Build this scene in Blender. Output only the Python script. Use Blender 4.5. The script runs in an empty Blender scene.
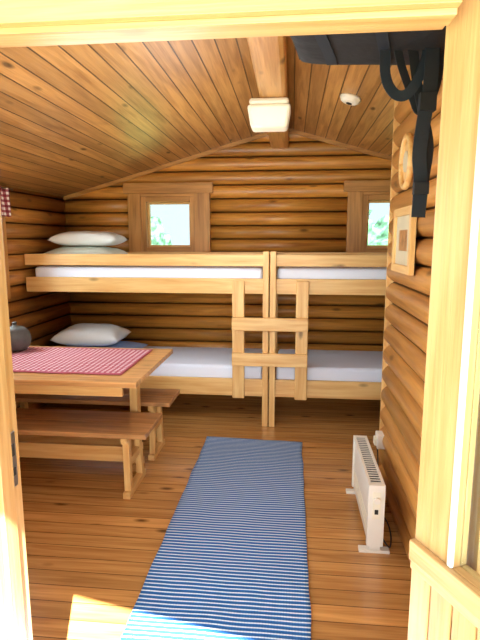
import bpy, bmesh, math, random
from mathutils import Vector, Matrix, noise
from mathutils.geometry import interpolate_bezier
random.seed(4)
C=bpy.context.scene.collection
def s2l(h):
    h=h.lstrip('#'); o=[]
    for i in (0,2,4):
        c=int(h[i:i+2],16)/255
        o.append(c/12.92 if c<=.04045 else ((c+.055)/1.055)**2.4)
    return tuple(o)+(1,)
# ---------------------------------------------------------------- materials
def newmat(n):
    m=bpy.data.materials.new(n); m.use_nodes=True
    nt=m.node_tree; return m,nt,nt.nodes,nt.links,nt.nodes['Principled BSDF']
def mth(N,L,op,a,b=None,c=None):
    n=N.new('ShaderNodeMath'); n.operation=op
    for i,v in enumerate((a,b,c)):
        if v is None: continue
        if isinstance(v,(int,float)): n.inputs[i].default_value=v
        else: L.new(v,n.inputs[i])
    return n.outputs[0]
def mixc(N,L,f,a,b,bt='MIX'):
    n=N.new('ShaderNodeMix'); n.data_type='RGBA'; n.blend_type=bt
    for i,v in ((0,f),(6,a),(7,b)):
        if isinstance(v,(int,float)): n.inputs[i].default_value=v
        elif isinstance(v,tuple): n.inputs[i].default_value=v
        else: L.new(v,n.inputs[i])
    return n.outputs[2]
def wood(name,light,dark,grain='X',plank=None,width=.1,groove=.05,rough=.45,knots=.5,var=.3,gdark=.35,coat=0.0):
    m,nt,N,L,B=newmat(name)
    tc=N.new('ShaderNodeTexCoord').outputs['Object']
    sp=N.new('ShaderNodeSeparateXYZ'); L.new(tc,sp.inputs[0])
    comp={'X':sp.outputs[0],'Y':sp.outputs[1],'Z':sp.outputs[2]}
    vec=tc; rnd=None; gm=None
    if plank:
        q=mth(N,L,'DIVIDE',comp[plank],width)
        fl=mth(N,L,'FLOOR',q); fr=mth(N,L,'FRACT',q)
        wn=N.new('ShaderNodeTexWhiteNoise'); wn.noise_dimensions='1D'; L.new(fl,wn.inputs['W']); rnd=wn.outputs['Value']
        off=N.new('ShaderNodeCombineXYZ'); o=mth(N,L,'MULTIPLY',rnd,17.0)
        for i in range(3): L.new(o,off.inputs[i])
        ad=N.new('ShaderNodeVectorMath'); ad.operation='ADD'; L.new(tc,ad.inputs[0]); L.new(off.outputs[0],ad.inputs[1]); vec=ad.outputs[0]
        if groove>0:
            d=mth(N,L,'ABSOLUTE',mth(N,L,'SUBTRACT',fr,.5))
            gm=mth(N,L,'GREATER_THAN',d,.5-groove/2)
    def mp(scale):
        k=N.new('ShaderNodeMapping'); L.new(vec,k.inputs[0]); k.inputs['Scale'].default_value=scale; return k.outputs[0]
    def ax(a,b): return tuple(a if c==grain else b for c in 'XYZ')
    n1=N.new('ShaderNodeTexNoise'); L.new(mp(ax(1.1,16)),n1.inputs[0]); n1.inputs['Scale'].default_value=1.6; n1.inputs['Detail'].default_value=5; n1.inputs['Distortion'].default_value=.6
    n2=N.new('ShaderNodeTexNoise'); L.new(mp(ax(2,60)),n2.inputs[0]); n2.inputs['Scale'].default_value=2; n2.inputs['Detail'].default_value=3
    f=mth(N,L,'ADD',mth(N,L,'MULTIPLY',n1.outputs[0],.75),mth(N,L,'MULTIPLY',n2.outputs[0],.25))
    cr=N.new('ShaderNodeValToRGB'); L.new(f,cr.inputs[0])
    e=cr.color_ramp.elements; e[0].position=.34; e[0].color=s2l(dark); e[1].position=.6; e[1].color=s2l(light)
    col=cr.outputs[0]
    vo=N.new('ShaderNodeTexVoronoi'); L.new(mp(ax(2.6,6.5)),vo.inputs[0]); vo.inputs['Scale'].default_value=1.0
    kr=N.new('ShaderNodeValToRGB'); L.new(vo.outputs['Distance'],kr.inputs[0])
    kr.color_ramp.elements[0].position=.05; kr.color_ramp.elements[0].color=(1,1,1,1); kr.color_ramp.elements[1].position=.15; kr.color_ramp.elements[1].color=(0,0,0,1)
    kd=tuple(c*.35 for c in s2l(dark)[:3])+(1,)
    col=mixc(N,L,mth(N,L,'MULTIPLY',kr.outputs[0],knots),col,kd)
    if plank:
        b=mth(N,L,'ADD',mth(N,L,'MULTIPLY',rnd,var),1-var*.6)
        cb=N.new('ShaderNodeCombineXYZ')
        for i in range(3): L.new(b,cb.inputs[i])
        col=mixc(N,L,1.0,col,cb.outputs[0],'MULTIPLY')
        if gm is not None: col=mixc(N,L,gm,col,tuple(c*gdark for c in s2l(dark)[:3])+(1,))
    L.new(col,B.inputs['Base Color']); B.inputs['Roughness'].default_value=rough
    if coat: B.inputs['Coat Weight'].default_value=coat; B.inputs['Coat Roughness'].default_value=.18
    bp=N.new('ShaderNodeBump'); bp.inputs['Strength'].default_value=.35; bp.inputs['Distance'].default_value=.004
    h=n2.outputs[0]
    if gm is not None: h=mth(N,L,'SUBTRACT',h,mth(N,L,'MULTIPLY',gm,2.0))
    L.new(h,bp.inputs['Height']); L.new(bp.outputs[0],B.inputs['Normal'])
    return m
def plain(name,col,rough=.5,metal=0,noise_amt=.06,scale=30,bump=0,emit=0):
    m,nt,N,L,B=newmat(name)
    tc=N.new('ShaderNodeTexCoord').outputs['Object']
    n=N.new('ShaderNodeTexNoise'); L.new(tc,n.inputs[0]); n.inputs['Scale'].default_value=scale; n.inputs['Detail'].default_value=3
    c=s2l(col); d=tuple(x*(1-noise_amt*3) for x in c[:3])+(1,)
    L.new(mixc(N,L,n.outputs[0],d,c),B.inputs['Base Color'])
    B.inputs['Roughness'].default_value=rough; B.inputs['Metallic'].default_value=metal
    if emit: B.inputs['Emission Color'].default_value=c; B.inputs['Emission Strength'].default_value=emit
    if bump:
        bp=N.new('ShaderNodeBump'); bp.inputs['Strength'].default_value=bump; bp.inputs['Distance'].default_value=.01
        L.new(n.outputs[0],bp.inputs['Height']); L.new(bp.outputs[0],B.inputs['Normal'])
    return m
LOGX=wood('log_x','#D4923F','#A6692A','X','Z',.13,.10,.36,.85,.4,.35)
LOGY=wood('log_y','#C98A40','#9A6028','Y','Z',.13,.10,.4,.85,.4,.35)
LOGP=wood('log_partition','#D99B4C','#B47636','Y','Z',.13,.08,.4,.7,.35,.4)
CEIL=wood('ceiling_boards','#C99453','#A06E37','Y','X',.098,.075,.42,1.0,.35,.3,.15)
FLOOR=wood('floor_boards','#D8A05C','#B07840','X','Y',.098,.045,.26,1.0,.35,.3,.55)
PINE_X=wood('pine_x','#EAC07C','#D69C56','X',rough=.42,knots=.9)
PINE_Y=wood('pine_y','#EAC07C','#D69C56','Y',rough=.42,knots=.9)
PINE_Z=wood('pine_z','#EAC07C','#D69C56','Z',rough=.42,knots=.9)
TAB_X=wood('table_wood','#E0AC70','#BA824A','X','Y',.11,.02,.3,.5,.2,.6)
BENCH_X=wood('bench_wood','#C08C58','#946638','X',rough=.34,knots=.5)
TRIM_Z=wood('trim_z','#C88E4A','#9C662E','Z',rough=.45,knots=.4)
TRIM_X=wood('trim_x','#C88E4A','#9C662E','X',rough=.45,knots=.4)
DOOR_Z=wood('door_z','#D0A874','#B88A54','Z','X',.2,0,.4,.6,.1)
DOOR_X=wood('door_x','#D0A874','#B88A54','X',rough=.4,knots=.6)
BEAM=wood('beam','#D69E58','#B0783A','Y',rough=.4,knots=.9)
MATT=plain('mattress_fabric','#E6EBFA',.9,noise_amt=.01,scale=80,bump=.1)
PILLOW=plain('pillow_fabric','#F0F3F4',.9,noise_amt=.03,scale=9,bump=.4)
PILLOWG=plain('pillow_fabric_green','#DDE4D6',.9,noise_amt=.03,scale=9,bump=.4)
SHEET=plain('blue_sheet','#9DBBEC',.9,noise_amt=.05,scale=12,bump=.3)
WHITE=plain('white_metal','#EFE8DA',.35,noise_amt=.01)
CREAM=plain('cream_plastic','#F2EAD2',.3,noise_amt=.01)
LAMPM=plain('lamp_diffuser','#F4EBCF',.3,noise_amt=.01,emit=.18)
DARK=plain('dark_slot','#26241F',.6)
BLACK=plain('black_fabric','#15161A',.75,noise_amt=.1,scale=14,bump=.6)
WEB=plain('webbing','#1B2530',.7,noise_amt=.1,scale=90)
METAL=plain('steel','#A9A9A6',.3,1)
STONE=plain('dark_enamel','#6A6A68',.5,noise_amt=.2,scale=25)
PAPER=plain('paper','#E0D2B0',.6,noise_amt=.1,scale=8)
GRASS=plain('grass','#6E8F4A',.9,noise_amt=.2,scale=3)
DECK=wood('deck','#8F8272','#6E6050','X','Y',.12,.06,.7)
def glass():
    m,nt,N,L,B=newmat('glass'); N.remove(B)
    t=N.new('ShaderNodeBsdfTransparent'); g=N.new('ShaderNodeBsdfGlossy'); g.inputs['Roughness'].default_value=.03
    t.inputs[0].default_value=(.93,.98,.98,1)
    x=N.new('ShaderNodeMixShader'); x.inputs[0].default_value=.06
    L.new(t.outputs[0],x.inputs[1]); L.new(g.outputs[0],x.inputs[2]); L.new(x.outputs[0],N['Material Output'].inputs[0]); return m
GLASS=glass()
def foliage():
    m,nt,N,L,B=newmat('foliage'); tc=N.new('ShaderNodeTexCoord').outputs['Object']
    n=N.new('ShaderNodeTexNoise'); L.new(tc,n.inputs[0]); n.inputs['Scale'].default_value=6; n.inputs['Detail'].default_value=6
    r=N.new('ShaderNodeValToRGB'); L.new(n.outputs[0],r.inputs[0]); e=r.color_ramp.elements
    e[0].position=.4; e[0].color=s2l('#1C3C26'); e[1].position=.62; e[1].color=s2l('#5C8E6A')
    L.new(r.outputs[0],B.inputs['Base Color']); B.inputs['Roughness'].default_value=.8; return m
FOL=foliage()
def rugmat():
    m,nt,N,L,B=newmat('rug_weave'); tc=N.new('ShaderNodeTexCoord').outputs['Object']
    sp=N.new('ShaderNodeSeparateXYZ'); L.new(tc,sp.inputs[0])
    nz=N.new('ShaderNodeTexNoise'); L.new(tc,nz.inputs[0]); nz.inputs['Scale'].default_value=6
    y=mth(N,L,'ADD',sp.outputs[1],mth(N,L,'MULTIPLY',nz.outputs[0],.006))
    fr=mth(N,L,'FRACT',mth(N,L,'DIVIDE',y,.024))
    w=mth(N,L,'LESS_THAN',fr,.3)
    fx=mth(N,L,'FRACT',mth(N,L,'DIVIDE',sp.outputs[0],.012))
    tick=mth(N,L,'MULTIPLY',mth(N,L,'LESS_THAN',fx,.35),.2)
    base=mixc(N,L,tick,s2l('#236AB6'),s2l('#12376E'))
    wv=mixc(N,L,tick,s2l('#DCEAF6'),s2l('#6F9CD0'))
    L.new(mixc(N,L,w,base,wv),B.inputs['Base Color']); B.inputs['Roughness'].default_value=.95
    bp=N.new('ShaderNodeBump'); bp.inputs['Strength'].default_value=.3; bp.inputs['Distance'].default_value=.003
    L.new(mth(N,L,'SINE',mth(N,L,'MULTIPLY',fr,6.283)),bp.inputs['Height']); L.new(bp.outputs[0],B.inputs['Normal']); return m
RUG=rugmat()
def check(name,c1,c2,c3,sz,swap=False):
    m,nt,N,L,B=newmat(name); tc=N.new('ShaderNodeTexCoord').outputs['Object']
    sp=N.new('ShaderNodeSeparateXYZ'); L.new(tc,sp.inputs[0])
    a=sp.outputs[1 if swap else 0]; b=sp.outputs[2 if swap else 1]
    fa=mth(N,L,'LESS_THAN',mth(N,L,'FRACT',mth(N,L,'DIVIDE',a,sz)),.5)
    fb=mth(N,L,'LESS_THAN',mth(N,L,'FRACT',mth(N,L,'DIVIDE',b,sz)),.5)
    s=mth(N,L,'MULTIPLY',mth(N,L,'ADD',fa,fb),.5)
    cr=N.new('ShaderNodeValToRGB'); cr.color_ramp.interpolation='CONSTANT'; L.new(s,cr.inputs[0])
    e=cr.color_ramp.elements; e[0].position=0; e[0].color=s2l(c1); e[1].position=.75; e[1].color=s2l(c3)
    k=e.new(.25); k.color=s2l(c2)
    L.new(cr.outputs[0],B.inputs['Base Color']); B.inputs['Roughness'].default_value=.9; return m
CLOTH=check('red_cloth','#E6CACE','#BC6674','#982F44',.034)
CLOTHB=plain('cloth_border','#C0606E',.9)
CURT=check('curtain_check','#EFE4DC','#A2585C','#7A2028',.04,True)
# ---------------------------------------------------------------- mesh builder
class MB:
    def __init__(s): s.bm=bmesh.new(); s.mats=[]
    def mi(s,m):
        if m not in s.mats: s.mats.append(m)
        return s.mats.index(m)
    def face(s,vs,m,sm=False):
        try: f=s.bm.faces.new(vs)
        except ValueError: return
        f.material_index=m; f.smooth=sm
    def box(s,lo,hi,mat,M=None):
        m=s.mi(mat); v=[]
        for x in (lo[0],hi[0]):
            for y in (lo[1],hi[1]):
                for z in (lo[2],hi[2]):
                    p=Vector((x,y,z)); p=M@p if M else p; v.append(s.bm.verts.new(p))
        for q in ((0,1,3,2),(4,6,7,5),(0,4,5,1),(2,3,7,6),(0,2,6,4),(1,5,7,3)): s.face([v[i] for i in q],m)
    def quadbox(s,pts_bottom,pts_top,mat):
        m=s.mi(mat); a=[s.bm.verts.new(p) for p in pts_bottom]; b=[s.bm.verts.new(p) for p in pts_top]; n=len(a)
        s.face(a[::-1],m); s.face(b,m)
        for i in range(n): s.face([a[i],a[(i+1)%n],b[(i+1)%n],b[i]],m)
    def tube(s,pts,r,mat,seg=12,caps=True,rs=None):
        m=s.mi(mat); rings=[]; pts=[Vector(p) for p in pts]; prev=None
        for i,p in enumerate(pts):
            t=(pts[min(i+1,len(pts)-1)]-pts[max(i-1,0)]).normalized()
            if prev is None:
                up=Vector((0,0,1)) if abs(t.z)<.9 else Vector((1,0,0)); a=t.cross(up).normalized()
            else: a=(prev-t*prev.dot(t)).normalized()
            prev=a; b=t.cross(a); R=rs[i] if rs else r
            rings.append([s.bm.verts.new(p+a*R*math.cos(2*math.pi*k/seg)+b*R*math.sin(2*math.pi*k/seg)) for k in range(seg)])
        for i in range(len(rings)-1):
            for k in range(seg): s.face([rings[i][k],rings[i][(k+1)%seg],rings[i+1][(k+1)%seg],rings[i+1][k]],m,True)
        if caps: s.face(rings[0][::-1],m); s.face(rings[-1],m)
    def ribbon(s,pts,w,side,mat,th=.003):
        m=s.mi(mat); pts=[Vector(p) for p in pts]; side=Vector(side).normalized(); rows=[]
        for i,p in enumerate(pts):
            t=(pts[min(i+1,len(pts)-1)]-pts[max(i-1,0)]).normalized(); n=t.cross(side).normalized()
            rows.append([s.bm.verts.new(p+side*a*w/2+n*b*th/2) for a,b in ((-1,-1),(1,-1),(1,1),(-1,1))])
        for i in range(len(rows)-1):
            for k in range(4): s.face([rows[i][k],rows[i][(k+1)%4],rows[i+1][(k+1)%4],rows[i+1][k]],m)
        s.face(rows[0][::-1],m); s.face(rows[-1],m)
    def flat(s,pts,w,mat,th=.004,normal=(0.2,-1,0)):
        m=s.mi(mat); pts=[Vector(p) for p in pts]; nn=Vector(normal).normalized(); rows=[]
        for i,p in enumerate(pts):
            t=(pts[min(i+1,len(pts)-1)]-pts[max(i-1,0)]).normalized(); side=t.cross(nn).normalized()
            rows.append([s.bm.verts.new(p+side*a*w/2+nn*b*th/2) for a,b in ((-1,-1),(1,-1),(1,1),(-1,1))])
        for i in range(len(rows)-1):
            for k in range(4): s.face([rows[i][k],rows[i][(k+1)%4],rows[i+1][(k+1)%4],rows[i+1][k]],m)
        s.face(rows[0][::-1],m); s.face(rows[-1],m)
    def cushion(s,M,sx,sy,h,mat,seed=0,amt=.16,n=28,pw=.42):
        m=s.mi(mat); top=[];bot=[]
        for i in range(n+1):
            a=[];b=[]
            for j in range(n+1):
                u=i/n*2-1; v=j/n*2-1
                k=(1-abs(u)**3.2)*(1-abs(v)**3.2); k=max(k,0)**pw
                w=1-.07*(1-abs(u))*abs(v)**4; w2=1-.07*(1-abs(v))*abs(u)**4
                x=u*sx/2*w2; y=v*sy/2*w; q=noise.noise(Vector((u*1.7+seed,v*1.7,seed)))*amt+noise.noise(Vector((u*5+seed,v*4,seed)))*.07
                a.append(s.bm.verts.new(M@Vector((x,y,h*.42+h*.55*k*(1+q)-h*.05*abs(u)**2))))
                b.append(s.bm.verts.new(M@Vector((x,y,h*.42-h*.42*min(1,k*1.15)))) if 0<i<n and 0<j<n else a[-1])
            top.append(a);bot.append(b)
        for i in range(n):
            for j in range(n):
                s.face([top[i][j],top[i+1][j],top[i+1][j+1],top[i][j+1]],m,True)
                s.face([bot[i][j],bot[i][j+1],bot[i+1][j+1],bot[i+1][j]],m,True)
    def lathe(s,c,prof,mat,seg=32):
        m=s.mi(mat); c=Vector(c); rings=[[s.bm.verts.new(c+Vector((r*math.cos(2*math.pi*k/seg),r*math.sin(2*math.pi*k/seg),z))) for k in range(seg)] for r,z in prof]
        for i in range(len(rings)-1):
            for k in range(seg): s.face([rings[i][k],rings[i][(k+1)%seg],rings[i+1][(k+1)%seg],rings[i+1][k]],m,True)
        s.face(rings[0][::-1],m); s.face(rings[-1],m)
    def done(s,name,bevel=0,parent=None,M=None):
        bmesh.ops.recalc_face_normals(s.bm,faces=s.bm.faces)
        me=bpy.data.meshes.new(name); s.bm.to_mesh(me); s.bm.free()
        for m in s.mats: me.materials.append(m)
        o=bpy.data.objects.new(name,me); C.objects.link(o)
        if M: o.matrix_world=M
        if bevel:
            b=o.modifiers.new('bevel','BEVEL'); b.width=bevel; b.segments=2; b.limit_method='ANGLE'; b.angle_limit=math.radians(50)
        if parent: o.parent=parent
        return o
# ---------------------------------------------------------------- room
RX,RZ,SL=-.1,2.6,.285
XL,XR,YB,YF=-2.28,2.08,4.95,1.14
H=.13
def czz(x): return RZ-SL*abs(x-RX)
def logrow(mb,axis,sgn,peak,z0,a,b,mat,h=H,bulge=.05,thick=.13,ztop=None,n=12):
    m=mb.mi(mat); prof=[]
    for i in range(n+1):
        t=i/n*2-1; d=bulge*(1-math.sqrt(max(0,1-(t*.97)**2)))/(1-math.sqrt(1-.97**2))
        z=z0+h*i/n
        if ztop is not None: z=min(z,ztop)
        prof.append((peak+sgn*d,z))
    prof+= [(peak+sgn*thick,prof[-1][1]),(peak+sgn*thick,z0)]
    def P(q,al): return (al,q[0],q[1]) if axis=='X' else (q[0],al,q[1])
    A=[mb.bm.verts.new(P(q,a)) for q in prof]; Bv=[mb.bm.verts.new(P(q,b)) for q in prof]; k=len(prof)
    for i in range(k):
        j=(i+1)%k; mb.face([A[i],A[j],Bv[j],Bv[i]],m,i<n)
    mb.face(A[::-1],m); mb.face(Bv,m)
def split(a,b,z0,z1,ops):
    segs=[(a,b)]
    for (o1,o2,oz1,oz2) in ops:
        if z1>oz1+.01 and z0<oz2-.01:
            ns=[]
            for s1,s2 in segs:
                if o2<=s1 or o1>=s2: ns.append((s1,s2)); continue
                if o1>s1: ns.append((s1,o1))
                if o2<s2: ns.append((o2,s2))
            segs=ns
    return segs
WINS=[(-1.49,-.95,1.43,1.95),(.66,1.2,1.43,1.95)]
mb=MB()
z=0
while z<RZ:
    for s1,s2 in split(XL-.1,XR+.1,z,z+H,WINS): logrow(mb,'X',1,YB,z,s1,s2,LOGX)
    z+=H
for sg in (-1,1):
    nrm=Vector((sg*SL,0,1)).normalized()
    bmesh.ops.bisect_plane(mb.bm,geom=mb.bm.verts[:]+mb.bm.edges[:]+mb.bm.faces[:],plane_co=(RX,0,RZ+.03),plane_no=nrm,clear_outer=True)
mb.done('wall_back')
LW=(2.75,3.72,1.17,1.82)
mb=MB(); z=0
while z<1.97:
    for s1,s2 in split(YF,YB+.05,z,z+H,[LW]): logrow(mb,'Y',-1,XL,z,s1,s2,LOGY,ztop=1.97)
    z+=H
mb.done('wall_left')
mb=MB(); z=0
while z<1.97:
    logrow(mb,'Y',1,XR,z,YF,YB+.05,LOGY,ztop=1.97); z+=H
mb.done('wall_right')
PX,PY=.575,3.12
mb=MB(); z=0
while z<2.36:
    logrow(mb,'Y',1,PX,z,YF,PY,LOGP,thick=.08,ztop=2.395)
    logrow(mb,'Y',-1,PX+.16,z,YF,PY,LOGP,thick=.08,ztop=2.36); z+=H
mb.box((PX+.005,PY,0),(PX+.155,PY+.03,2.37),PINE_Z)
mb.done('wall_partition')
mb=MB()
for x0,x1 in ((XL-.15,RX),(RX,XR+.15)):
    z0,z1=czz(x0),czz(x1)
    mb.quadbox([(x0,YF-.1,z0),(x1,YF-.1,z1),(x1,YB+.15,z1),(x0,YB+.15,z0)],[(x0,YF-.1,z0+.06),(x1,YF-.1,z1+.06),(x1,YB+.15,z1+.06),(x0,YB+.15,z0+.06)],CEIL)
mb.done('ceiling')
mb=MB(); mb.box((XL-.13,YF-.12,-.06),(XR+.13,YB+.13,0),FLOOR); mb.done('floor')
mb=MB()
for x0,x1 in ((XL,RX),(RX,XR)):
    z0,z1=czz(x0),czz(x1)
    mb.quadbox([(x0,YB-.02,z0-.035),(x1,YB-.02,z1-.035),(x1,YB+.01,z1-.035),(x0,YB+.01,z0-.035)],[(x0,YB-.02,z0),(x1,YB-.02,z1),(x1,YB+.01,z1),(x0,YB+.01,z0)],TRIM_X)
mb.done('trim_1')
# front wall with doorway
DX0,DX1,DZ,DY0,DY1=-.67,.298,1.967,1.02,1.12
JX=.405
mb=MB()
mb.box((XL-.13,DY0+.01,-.06),(DX0-.1,YF,1.95),PINE_Z)
mb.box((JX+.1,DY0+.01,-.06),(XR+.13,YF,1.95),PINE_Z)
mb.quadbox([(XL-.13,DY0+.01,1.95),(XL-.13,YF,1.95),(XL-.13,YF,czz(XL-.13)),(XL-.13,DY0+.01,czz(XL-.13))],[(DX0-.1,DY0+.01,1.95),(DX0-.1,YF,1.95),(DX0-.1,YF,czz(DX0-.1)),(DX0-.1,DY0+.01,czz(DX0-.1))],PINE_Z)
mb.box((DX0-.1,DY0+.01,DZ+.08),(JX+.1,YF,2.4),PINE_Z)
mb.quadbox([(JX+.1,DY0+.01,1.95),(JX+.1,YF,1.95),(JX+.1,YF,czz(JX+.1)),(JX+.1,DY0+.01,czz(JX+.1))],[(XR+.13,DY0+.01,1.95),(XR+.13,YF,1.95),(XR+.13,YF,czz(XR+.13)),(XR+.13,DY0+.01,czz(XR+.13))],PINE_Z)
mb.done('wall_front')
mb=MB()
mb.box((DX0-.1,DY0-.02,0),(DX0,DY1,DZ+.08),DOOR_Z)
mb.box((JX,DY0,0),(JX+.1,DY1,DZ+.08),DOOR_Z)
mb.box((DX0,DY0-.02,DZ),(DX1-.004,DY1,DZ+.08),DOOR_X)
mb.box((DX0,DY0,0),(DX0+.012,DY0+.05,DZ),DOOR_Z)
mb.box((DX0+.012,DY0,DZ-.012),(DX1-.006,DY0+.05,DZ),DOOR_X)
mb.box((DX0,DY0-.02,-.05),(JX,DY1,.012),PINE_X)
mb.box((DX0,DY1-.045,.95),(DX0+.003,DY1-.018,1.09),METAL)
mb.box((DX0+.002,DY1-.037,1.03),(DX0+.0045,DY1-.026,1.06),DARK)
mb.box((DX0+.002,DY1-.037,.98),(DX0+.0045,DY1-.026,1.0),DARK)
mb.done('trim_2',.003)
# open door leaf
ang=math.atan2(-.894,.448)
M=Matrix.Translation((DX1,DY1-.005,0))@Matrix.Rotation(ang,4,'Z')
mb=MB(); W=.92; T=.04; TT=2.04; ST=.118
mb.box((0,0,.02),(ST,T,TT),DOOR_Z); mb.box((W-ST,0,.02),(W,T,TT),DOOR_Z)
mb.box((ST,0,1.92),(W-ST,T,TT),DOOR_X); mb.box((ST,0,.02),(W-ST,T,.14),DOOR_X); mb.box((ST,0,.74),(W-ST,T,.86),DOOR_X)
mb.box((ST,.018,.86),(W-ST,.026,1.92),GLASS)
for i in range(7):
    a=ST+i*(W-2*ST)/7; mb.box((a+.001,.01,.14),(a+(W-2*ST)/7-.003,T-.01,.74),DOOR_Z)
mb.box((0,-.016,.81),(W,0,.86),DOOR_X); mb.box((0,-.01,.785),(W,0,.81),DOOR_X)
for i in range(14):
    a=.001+i*W/14; mb.box((a,-.006,.03),(a+W/14-.004,0,.785),DOOR_Z)
mb.box((ST-.012,-.006,.86),(ST+.002,.003,1.92),WHITE)
for h in (.3,1.65): mb.tube([(-.002,T+.004,h),(-.002,T+.004,h+.1)],.007,METAL)
mb.tube([(W-.06,-.05,1.0),(W-.17,-.05,1.0)],.009,METAL); mb.tube([(W-.06,-.05,1.0),(W-.06,0,1.0)],.009,METAL)
mb.done('door_1',.003,M=M)
def window(name,gx0,gx1,gz0,gz1,cx0,cx1,tz0,tz1,cz0,Y):
    mb=MB()
    f=.05
    mb.box((gx0-f,Y-.02,gz0-f),(gx0,Y+.12,gz1+f),TRIM_Z); mb.box((gx1,Y-.02,gz0-f),(gx1+f,Y+.12,gz1+f),TRIM_Z)
    mb.box((gx0,Y-.02,gz0-f),(gx1,Y+.12,gz0),TRIM_X); mb.box((gx0,Y-.02,gz1),(gx1,Y+.12,gz1+f),TRIM_X)
    g=.02
    mb.box((gx0,Y+.04,gz0),(gx0+g,Y+.08,gz1),PINE_Z); mb.box((gx1-g,Y+.04,gz0),(gx1,Y+.08,gz1),PINE_Z)
    mb.box((gx0+g,Y+.04,gz0),(gx1-g,Y+.08,gz0+g),PINE_X); mb.box((gx0+g,Y+.04,gz1-g),(gx1-g,Y+.08,gz1),PINE_X)
    mb.box((gx0+g,Y+.055,gz0+g),(gx1-g,Y+.062,gz1-g),GLASS)
    mb.box((cx0,Y-.035,cz0),(gx0-f,Y+.03,tz0),TRIM_Z); mb.box((gx1+f,Y-.035,cz0),(cx1,Y+.03,tz0),TRIM_Z)
    mb.box((cx0-.04,Y-.045,tz0),(cx1+.03,Y+.03,tz1),TRIM_X)
    mb.box((gx0-f,Y-.03,gz1+f),(gx1+f,Y+.02,tz0),TRIM_X)
    mb.done(name,.003)
window('window_1',-1.44,-1.0,1.48,1.92,-1.62,-.8,2.0,2.1,1.40,YB)
window('window_2',.71,1.15,1.48,1.92,.52,1.34,2.0,2.1,1.40,YB)
mb=MB(); y0,y1,z0,z1=2.78,3.69,1.2,1.79; X=XL
for a,b in ((y0-.03,y0+.03),(y1-.03,y1+.03)): mb.box((X-.12,a,z0-.03),(X+.02,b,z1+.03),TRIM_Z)
for a,b in ((z0-.03,z0+.03),(z1-.03,z1+.03)): mb.box((X-.12,y0+.03,a),(X+.02,y1-.03,b),PINE_Y)
mb.box((X-.08,3.21,z0+.03),(X-.03,3.26,z1-.03),PINE_Z)
mb.box((X-.065,y0+.03,z0+.03),(X-.058,y1-.03,z1-.03),GLASS)
mb.box((X-.02,y0-.12,z0-.12),(X+.03,y0-.03,z1+.1),TRIM_Z); mb.box((X-.02,y1+.03,z0-.12),(X+.03,y1+.12,z1+.1),TRIM_Z)
mb.done('window_3',.003)
mb=MB(); m=mb.mi(CURT); cols=[]
n=90
for i in range(n+1):
    y=2.66+i*(3.86-2.66)/n; d=XL+.06+.018*math.sin(i*.75)
    cols.append([mb.bm.verts.new((d+.006*j*math.sin(i*.4),y,1.95-j*.055)) for j in range(5)])
for i in range(n):
    for j in range(4): mb.face([cols[i][j],cols[i+1][j],cols[i+1][j+1],cols[i][j+1]],m,True)
mb.tube([(XL+.06,2.6,1.945),(XL+.06,3.89,1.945)],.008,METAL)
mb.done('valance_curtain')
mb=MB(); mb.box((-.215,YF-.05,2.405),(-.045,YB+.05,2.60),BEAM); mb.done('ridge_beam',.028)
# ---------------------------------------------------------------- bunk beds
def bunk(name,x0,x1,posts,legs):
    mb=MB(); f=4.05; bk=4.90
    for z0,z1 in ((1.34,1.435),(1.115,1.24),(.25,.395)):
        mb.box((x0,f,z0),(x1,f+.035,z1),PINE_X); mb.box((x0,bk-.03,z0),(x1,bk,z1),PINE_X)
    for px in posts:
        mb.box((px-.0235,f-.04,0),(px+.0235,f+.0,1.46),PINE_Z)
    for px in legs:
        mb.box((px,f+.035,0),(px+.045,f+.08,1.42),PINE_Z); mb.box((px,bk-.075,0),(px+.045,bk-.03,1.42),PINE_Z)
    for px in (x0,x1-.045):
        for z0,z1 in ((1.34,1.42),(1.115,1.22),(.25,.38)): mb.box((px+.005,f+.035,z0),(px+.035,bk-.03,z1),PINE_Y)
    k=int((x1-x0)/.16)
    for i in range(k):
        a=x0+.06+i*(x1-x0-.12)/k
        for z in (1.15,.30): mb.box((a,f+.035,z),(a+.08,bk-.03,z+.02),PINE_Y)
    return mb.done(name,.004)
b1=bunk('bunk_bed',-2.25,-.177,[-.2035],[-.222])
b2=bunk('bunk_bed.001',-.171,1.85,[-.145,1.8],[-.171,1.805])
def mattress(name,x0,x1,z0,z1):
    mb=MB(); mb.box((x0,4.095,z0),(x1,4.815,z1),MATT)
    o=mb.done(name); b=o.modifiers.new('b','BEVEL'); b.width=.03; b.segments=4
    for p in o.data.polygons: p.use_smooth=True
mattress('mattress',-2.195,-.235,1.175,1.325); mattress('mattress.001',-.115,1.795,1.175,1.325)
mattress('mattress.002',-2.195,-.235,.325,.50); mattress('mattress.003',-.115,1.795,.325,.50)
mb=MB()
for x in (-.427,.091): mb.box((x-.05,4.012,.24),(x+.05,4.048,1.225),PINE_Z)
for z0 in (.82,.525): mb.box((-.477,3.978,z0),(.141,4.012,z0+.108),PINE_X)
mb.done('bunk_ladder',.006)
def pillow(name,c,sx,sy,h,mat,rot=0,seed=0):
    mb=MB(); mb.cushion(Matrix.Identity(4),sx,sy,h,mat,seed)
    return mb.done(name,M=Matrix.Translation(c)@Matrix.Rotation(rot,4,'Z'))
pillow('pillow',(-1.87,4.45,1.327),.70,.5,.17,PILLOWG,.03,3)
pillow('pillow.001',(-1.84,4.46,1.50),.60,.44,.135,PILLOW,.08,1)
pillow('folded_blanket',(-1.78,4.42,.502),.76,.6,.085,SHEET,-.05,5)
pillow('pillow.002',(-1.86,4.47,.592),.62,.46,.17,PILLOW,.04,2)
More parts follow.
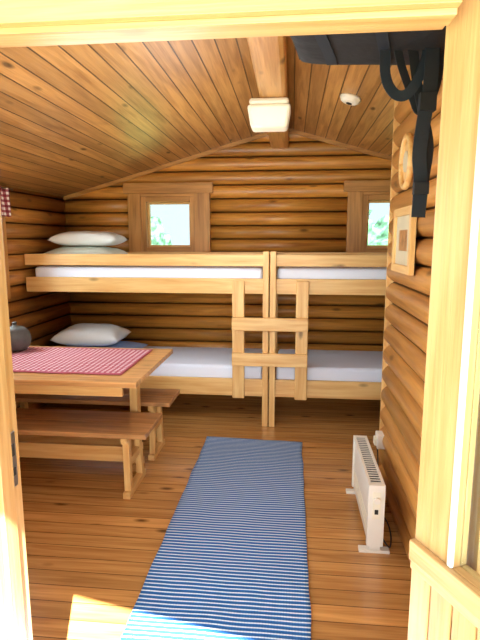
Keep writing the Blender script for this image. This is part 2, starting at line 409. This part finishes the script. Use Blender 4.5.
# ---------------------------------------------------------------- table & benches
mb=MB()
tx0,tx1,ty0,ty1=-2.2,-.865,2.66,3.56
mb.box((tx0,ty0,.72),(tx1,ty1,.752),TAB_X)
mb.box((tx0+.05,ty0+.05,.65),(tx1-.1,ty0+.075,.72),PINE_X); mb.box((tx0+.05,ty1-.075,.65),(tx1-.1,ty1-.05,.72),PINE_X)
for x in (-1.06,-2.1):
    mb.box((x,ty0+.075,.65),(x+.05,ty1-.075,.72),PINE_Y)
    mb.box((x,3.115,.05),(x+.05,3.2,.65),PINE_Z); mb.box((x-.005,3.09,0),(x+.055,3.235,.05),PINE_Y)
mb.box((-2.05,3.14,.15),(-1.06,3.17,.24),PINE_X)
mb.done('dining_table',.004)
def bench(name,y0,y1,x0=-2.15,x1=-.825,zt=.435,fy0=None,fy1=None):
    mb=MB(); fy0=fy0 or y0+.05; fy1=fy1 or y1-.03
    mid=(y0+y1)/2
    mb.box((x0,y0,zt-.03),(x1,mid-.002,zt),BENCH_X); mb.box((x0,mid+.002,zt-.03),(x1,y1,zt),BENCH_X)
    for x in (-.99,-2.05):
        mb.box((x,y0+.03,zt-.075),(x+.04,y1-.03,zt-.03),PINE_Y)
        for ya,yb in ((y0+.09,fy0+.02),(y1-.09,fy1-.02)):
            mb.quadbox([(x,yb-.025,.04),(x+.04,yb-.025,.04),(x+.04,yb+.025,.04),(x,yb+.025,.04)],[(x,ya-.025,zt-.075),(x+.04,ya-.025,zt-.075),(x+.04,ya+.025,zt-.075),(x,ya+.025,zt-.075)],PINE_Z)
        mb.box((x-.003,fy0-.03,0),(x+.043,fy1+.03,.04),PINE_Y)
        mb.box((x+.002,min(y0+.09,fy0),.19),(x+.038,max(y1-.09,fy1),.24),PINE_Y)
    mb.box((-2.01,mid-.015,.18),(-.99,mid+.012,.28),PINE_X)
    mb.done(name,.004)
bench('bench',2.68,3.06,fy0=2.76,fy1=3.04); bench('bench.001',3.26,3.59,fy0=3.3,fy1=3.55)
mb=MB(); m1=mb.mi(CLOTH); m2=mb.mi(CLOTHB); nx,ny=60,26; g=[]
cx0,cx1,cy0,cy1=-2.18,-1.0,2.8,3.5
for i in range(nx+1):
    g.append([mb.bm.verts.new((cx0+(cx1-cx0)*i/nx+.006*noise.noise((0,j*.3,1)),cy0+(cy1-cy0)*j/ny+.012*noise.noise((i*.12,0,j*.05)),.7585+.003*noise.noise((i*.25,j*.25,0)))) for j in range(ny+1)])
for i in range(nx):
    for j in range(ny): mb.face([g[i][j],g[i+1][j],g[i+1][j+1],g[i][j+1]],m2 if (j in(0,ny-1) or i>=nx-1) else m1,True)
o=mb.done('tablecloth'); so=o.modifiers.new('s','SOLIDIFY'); so.thickness=.003
mb=MB(); mb.lathe((-1.975,3.36,.762),[(.05,0),(.075,.005),(.1,.04),(.108,.085),(.1,.13),(.085,.145),(.088,.15),(.06,.168),(.02,.178),(.014,.19),(.02,.2),(.012,.208)],STONE)
mb.done('cooking_pot')
# ---------------------------------------------------------------- rug
mb=MB(); m=mb.mi(RUG); nx,ny=30,110; g=[]
for j in range(ny+1):
    y=1.3+(3.71-1.3)*j/ny; e=.007*noise.noise((y*5,0,0)); e2=.007*noise.noise((y*5,5,0))
    g.append([mb.bm.verts.new((-.64+e+(.74+e2-e)*i/nx,y-.04*(i/nx)*j/ny,.012+.004*noise.noise((i*.12,j*.13,3)))) for i in range(nx+1)])
for j in range(ny):
    for i in range(nx): mb.face([g[j][i],g[j][i+1],g[j+1][i+1],g[j+1][i]],m,True)
o=mb.done('striped_rug'); so=o.modifiers.new('s','SOLIDIFY'); so.thickness=.007
# ---------------------------------------------------------------- heater
mb=MB(); x0,x1,y0,y1,zb,zt=.395,.475,2.34,2.98,.05,.365
mb.box((x0+.006,y0+.012,zb),(x1-.006,y1-.012,zt-.008),WHITE)
mb.box((x0,y0,zb-.01),(x1,y0+.03,zt),WHITE); mb.box((x0,y1-.03,zb-.01),(x1,y1,zt),WHITE)
mb.box((x0,y0+.03,zt-.012),(x0+.014,y1-.03,zt),WHITE); mb.box((x1-.014,y0+.03,zt-.012),(x1,y1-.03,zt),WHITE)
mb.box((x0+.014,y0+.03,zt-.0085),(x1-.014,y1-.03,zt-.006),DARK)
for i in range(22):
    y=y0+.035+i*.0262; mb.box((x0+.012,y,zt-.006),(x1-.012,y+.007,zt-.001),WHITE)
for i in range(3): mb.box((x0+.003,y0+.05,.10+i*.03),(x0+.0062,y1-.05,.108+i*.03),CREAM)
for y in (y0+.005,y1-.045):
    mb.box((x0-.035,y,0),(x1+.035,y+.04,.016),WHITE); mb.box((x0+.012,y+.004,.016),(x1-.012,y+.036,.055),WHITE)
mb.box((x0+.02,y0-.004,.19),(x1-.02,y0,.33),CREAM)
mb.tube([(.435,y0-.003,.29),(.435,y0-.018,.29)],.016,WHITE,20)
mb.box((.426,y0-.006,.215),(.444,y0-.003,.24),DARK)
def sp(pts,n=8):
    P=[Vector(p) for p in pts]; o=[]
    for i in range(len(P)-1):
        t0=(P[i+1]-P[max(i-1,0)])/6; t1=(P[min(i+2,len(P)-1)]-P[i])/6
        o+=interpolate_bezier(P[i],P[i]+t0,P[i+1]-t1,P[i+1],n)[:-1]
    return o+[P[-1]]
mb.tube(sp([(.465,2.37,.09),(.49,2.36,.05),(.52,2.39,.012),(.545,2.5,.008),(.55,2.62,.008),(.53,2.74,.008),(.53,2.85,.02),(.548,2.95,.12),(.553,3.02,.24),(.545,3.03,.28)]),.004,DARK,8)
mb.done('electric_heater',.003)
mb=MB(); mb.box((PX-.03,3.0,.27),(PX+.03,3.09,.36),WHITE); mb.box((PX-.045,3.02,.285),(PX-.03,3.07,.335),CREAM); mb.done('wall_socket',.005)
# picture frame
mb=MB(); X=PX-.004; ya,yb,za,zb2=2.42,2.84,1.385,1.71
for a,b,c,d in ((ya,ya+.04,za,zb2),(yb-.04,yb,za,zb2),): mb.box((X-.025,a,c),(X,b,d),PINE_Z)
for a,b in ((za,za+.04),(zb2-.04,zb2)): mb.box((X-.025,ya+.04,a),(X,yb-.04,b),PINE_Y)
mb.box((X-.012,ya+.04,za+.04),(X-.006,yb-.04,zb2-.04),PAPER)
mb.box((X-.014,ya+.12,za+.11),(X-.0115,yb-.12,zb2-.11),BENCH_X)
mb.done('picture_frame',.003)
mb=MB(); k=36; cy,cz=2.62,1.93
mb.tube([(X-.018,cy+.10*math.cos(2*math.pi*i/k),cz+.12*math.sin(2*math.pi*i/k)) for i in range(k+1)],.016,PINE_Y,10)
mb.tube([(X-.006,cy,cz),(X-.016,cy,cz)],.096,PINE_Z,36)
mb.tube([(X-.016,cy,cz),(X-.024,cy,cz)],.05,PAPER,24)
mb.done('wall_thermometer')
mb=MB(); mb.box((-.275,3.2,2.365),(-.03,3.4,2.405),CREAM)
mb.quadbox([(-.265,3.22,2.235),(-.04,3.22,2.235),(-.04,3.38,2.235),(-.265,3.38,2.235)],[(-.287,3.19,2.365),(-.018,3.19,2.365),(-.018,3.41,2.365),(-.287,3.41,2.365)],LAMPM)
mb.done('ceiling_light',.018)
mb=MB(); mb.lathe((0,0,0),[(.07,0),(.07,-.012),(.064,-.02),(.06,-.03),(.045,-.038),(.015,-.04)],CREAM); mb.lathe((0,0,-.038),[(.02,0),(.018,-.006)],DARK,16)
sd=mb.done('smoke_detector'); sd.location=(.366,3.49,czz(.366)-.001); sd.rotation_euler=(0,math.atan(SL),0)
# soft black bag with straps
mb=MB(); M=Matrix.Translation((.24,1.88,2.215))@Matrix.Rotation(math.radians(6),4,'Y')@Matrix.Rotation(math.radians(-12),4,'Z')
mb.cushion(M,.58,.54,.11,BLACK,7,.5,36,.3)
for xa in (-.14,.06):
    mb.ribbon([M@Vector(p) for p in sp([(xa,-.27,.05),(xa,-.2,.0),(xa,-.1,-.006),(xa+.005,.1,-.006),(xa,.2,.0),(xa,.27,.05)])],.04,(1,0,0),WEB,.005)
NN=(.15,-1,0)
mb.flat(sp([(.31,1.9,2.24),(.315,1.9,2.12),(.345,1.9,2.06),(.385,1.9,2.05),(.42,1.9,2.09),(.45,1.9,2.17),(.455,1.9,2.26)]),.036,WEB,.004,NN)
mb.flat(sp([(.462,1.88,2.28),(.465,1.88,2.1),(.45,1.88,1.97),(.44,1.88,1.85),(.45,1.885,1.76),(.448,1.88,1.63)]),.05,WEB,.004,NN)
mb.flat(sp([(.40,1.91,2.24),(.425,1.91,2.1),(.455,1.91,1.98),(.478,1.91,1.88),(.468,1.905,1.76),(.462,1.9,1.67)]),.034,BLACK,.004,NN)
mb.flat(sp([(.50,1.92,2.26),(.50,1.92,2.12),(.475,1.92,2.03),(.44,1.92,2.0),(.41,1.92,2.06),(.37,1.92,2.16),(.35,1.92,2.24)]),.028,BLACK,.004,NN)
mb.box((.43,1.865,1.99),(.485,1.9,2.05),BLACK); mb.box((.425,1.86,1.71),(.475,1.89,1.75),BLACK)
for x in (.1,.40):
    for y in (1.75,2.02): mb.ribbon([(x,y,2.26),(x,y,czz(x)+.005)],.03,(1,0,0),WEB,.004)
mb.done('hanging_strap_bag',.002)
# ---------------------------------------------------------------- outside
mb=MB(); mb.box((-40,-40,-.4),(40,40,-.3),GRASS); mb.done('ground')
mb=MB(); mb.box((-2.5,-1.6,-.1),(2.3,.995,-.06),DECK)
for x in (-2.3,0,2.1):
    for y in (-1.5,.8): mb.box((x,y,-.3),(x+.1,y+.1,-.1),DECK)
mb.done('porch_deck')
def rz(x): return 2.99-.24*(x-.02)
mb=MB(); a,b=-1.6,1.7  # unseen tilted slab, added to trim the sun to a slanted floor patch
mb.quadbox([(a,-1.0,rz(a)),(b,-1.0,rz(b)),(b,.98,2.72),(a,.98,3.4)],[(a,-1.0,rz(a)+.04),(b,-1.0,rz(b)+.04),(b,.98,2.76),(a,.98,3.44)],DECK); mb.done('sun_blocker')
mb=MB()
m=mb.mi(FOL)
for i in range(80):
    x=-9+i*.24+random.uniform(-.3,.3); y=random.uniform(11,14); r=random.uniform(.35,.7); z=random.uniform(-.2,1.75)
    r0=bmesh.ops.create_icosphere(mb.bm,subdivisions=3,radius=r,matrix=Matrix.Translation((x,y,z)))
    for v in r0['verts']:
        d=v.co-Vector((x,y,z)); v.co+=d*(.5*noise.noise(v.co*3.1)+.35*noise.noise(v.co*9))
for f in mb.bm.faces: f.material_index=m
mb.done('garden_bushes')
# ---------------------------------------------------------------- lights
w=bpy.data.worlds.new('sky'); bpy.context.scene.world=w; w.use_nodes=True
bg=w.node_tree.nodes['Background']; bg.inputs[0].default_value=(.74,.88,1,1); bg.inputs[1].default_value=1.5
s=bpy.data.lights.new('sun','SUN'); s.energy=60; s.angle=.008; s.color=(1,.98,.95)
so=bpy.data.objects.new('sun',s); C.objects.link(so); so.rotation_euler=Vector((-.27,.8,-.825)).to_track_quat('-Z','Y').to_euler()
def area(n,loc,tgt,sx,sy,e,col=(1,1,1)):
    l=bpy.data.lights.new(n,'AREA'); l.shape='RECTANGLE'; l.size=sx; l.size_y=sy; l.energy=e; l.color=col
    o=bpy.data.objects.new(n,l); C.objects.link(o); o.location=loc; o.rotation_euler=(Vector(tgt)-Vector(loc)).to_track_quat('-Z','Y').to_euler()
area('skylight_door',(-.1,-1.2,1.3),(-.3,3,1.2),2.2,2.0,115,(.88,.95,1))
area('skylight_left_window',(XL-.4,3.23,1.7),(-1,3.3,.9),1.0,.7,75,(.85,.94,1))
for i,(loc,e) in enumerate((((-.7,2.2,1.7),24),((-.5,3.5,1.75),14))):  # soft fill points added to brighten the interior; no fixture hangs here
    p=bpy.data.lights.new('room_fill','POINT'); p.energy=e; p.shadow_soft_size=.35; p.color=(.9,.96,1)
    po=bpy.data.objects.new('room_fill',p); C.objects.link(po); po.location=loc
# ---------------------------------------------------------------- camera
cam=bpy.data.cameras.new('camera'); cam.sensor_fit='VERTICAL'; cam.sensor_height=24; cam.lens=18.75; cam.clip_start=.02
co=bpy.data.objects.new('camera',cam); C.objects.link(co); co.location=(0,0,1.55)
co.rotation_euler=(math.radians(90-9.09),0,math.radians(5.86)); bpy.context.scene.camera=co
vs=bpy.context.scene.view_settings; vs.view_transform='Standard'; vs.look='None'; vs.exposure=0
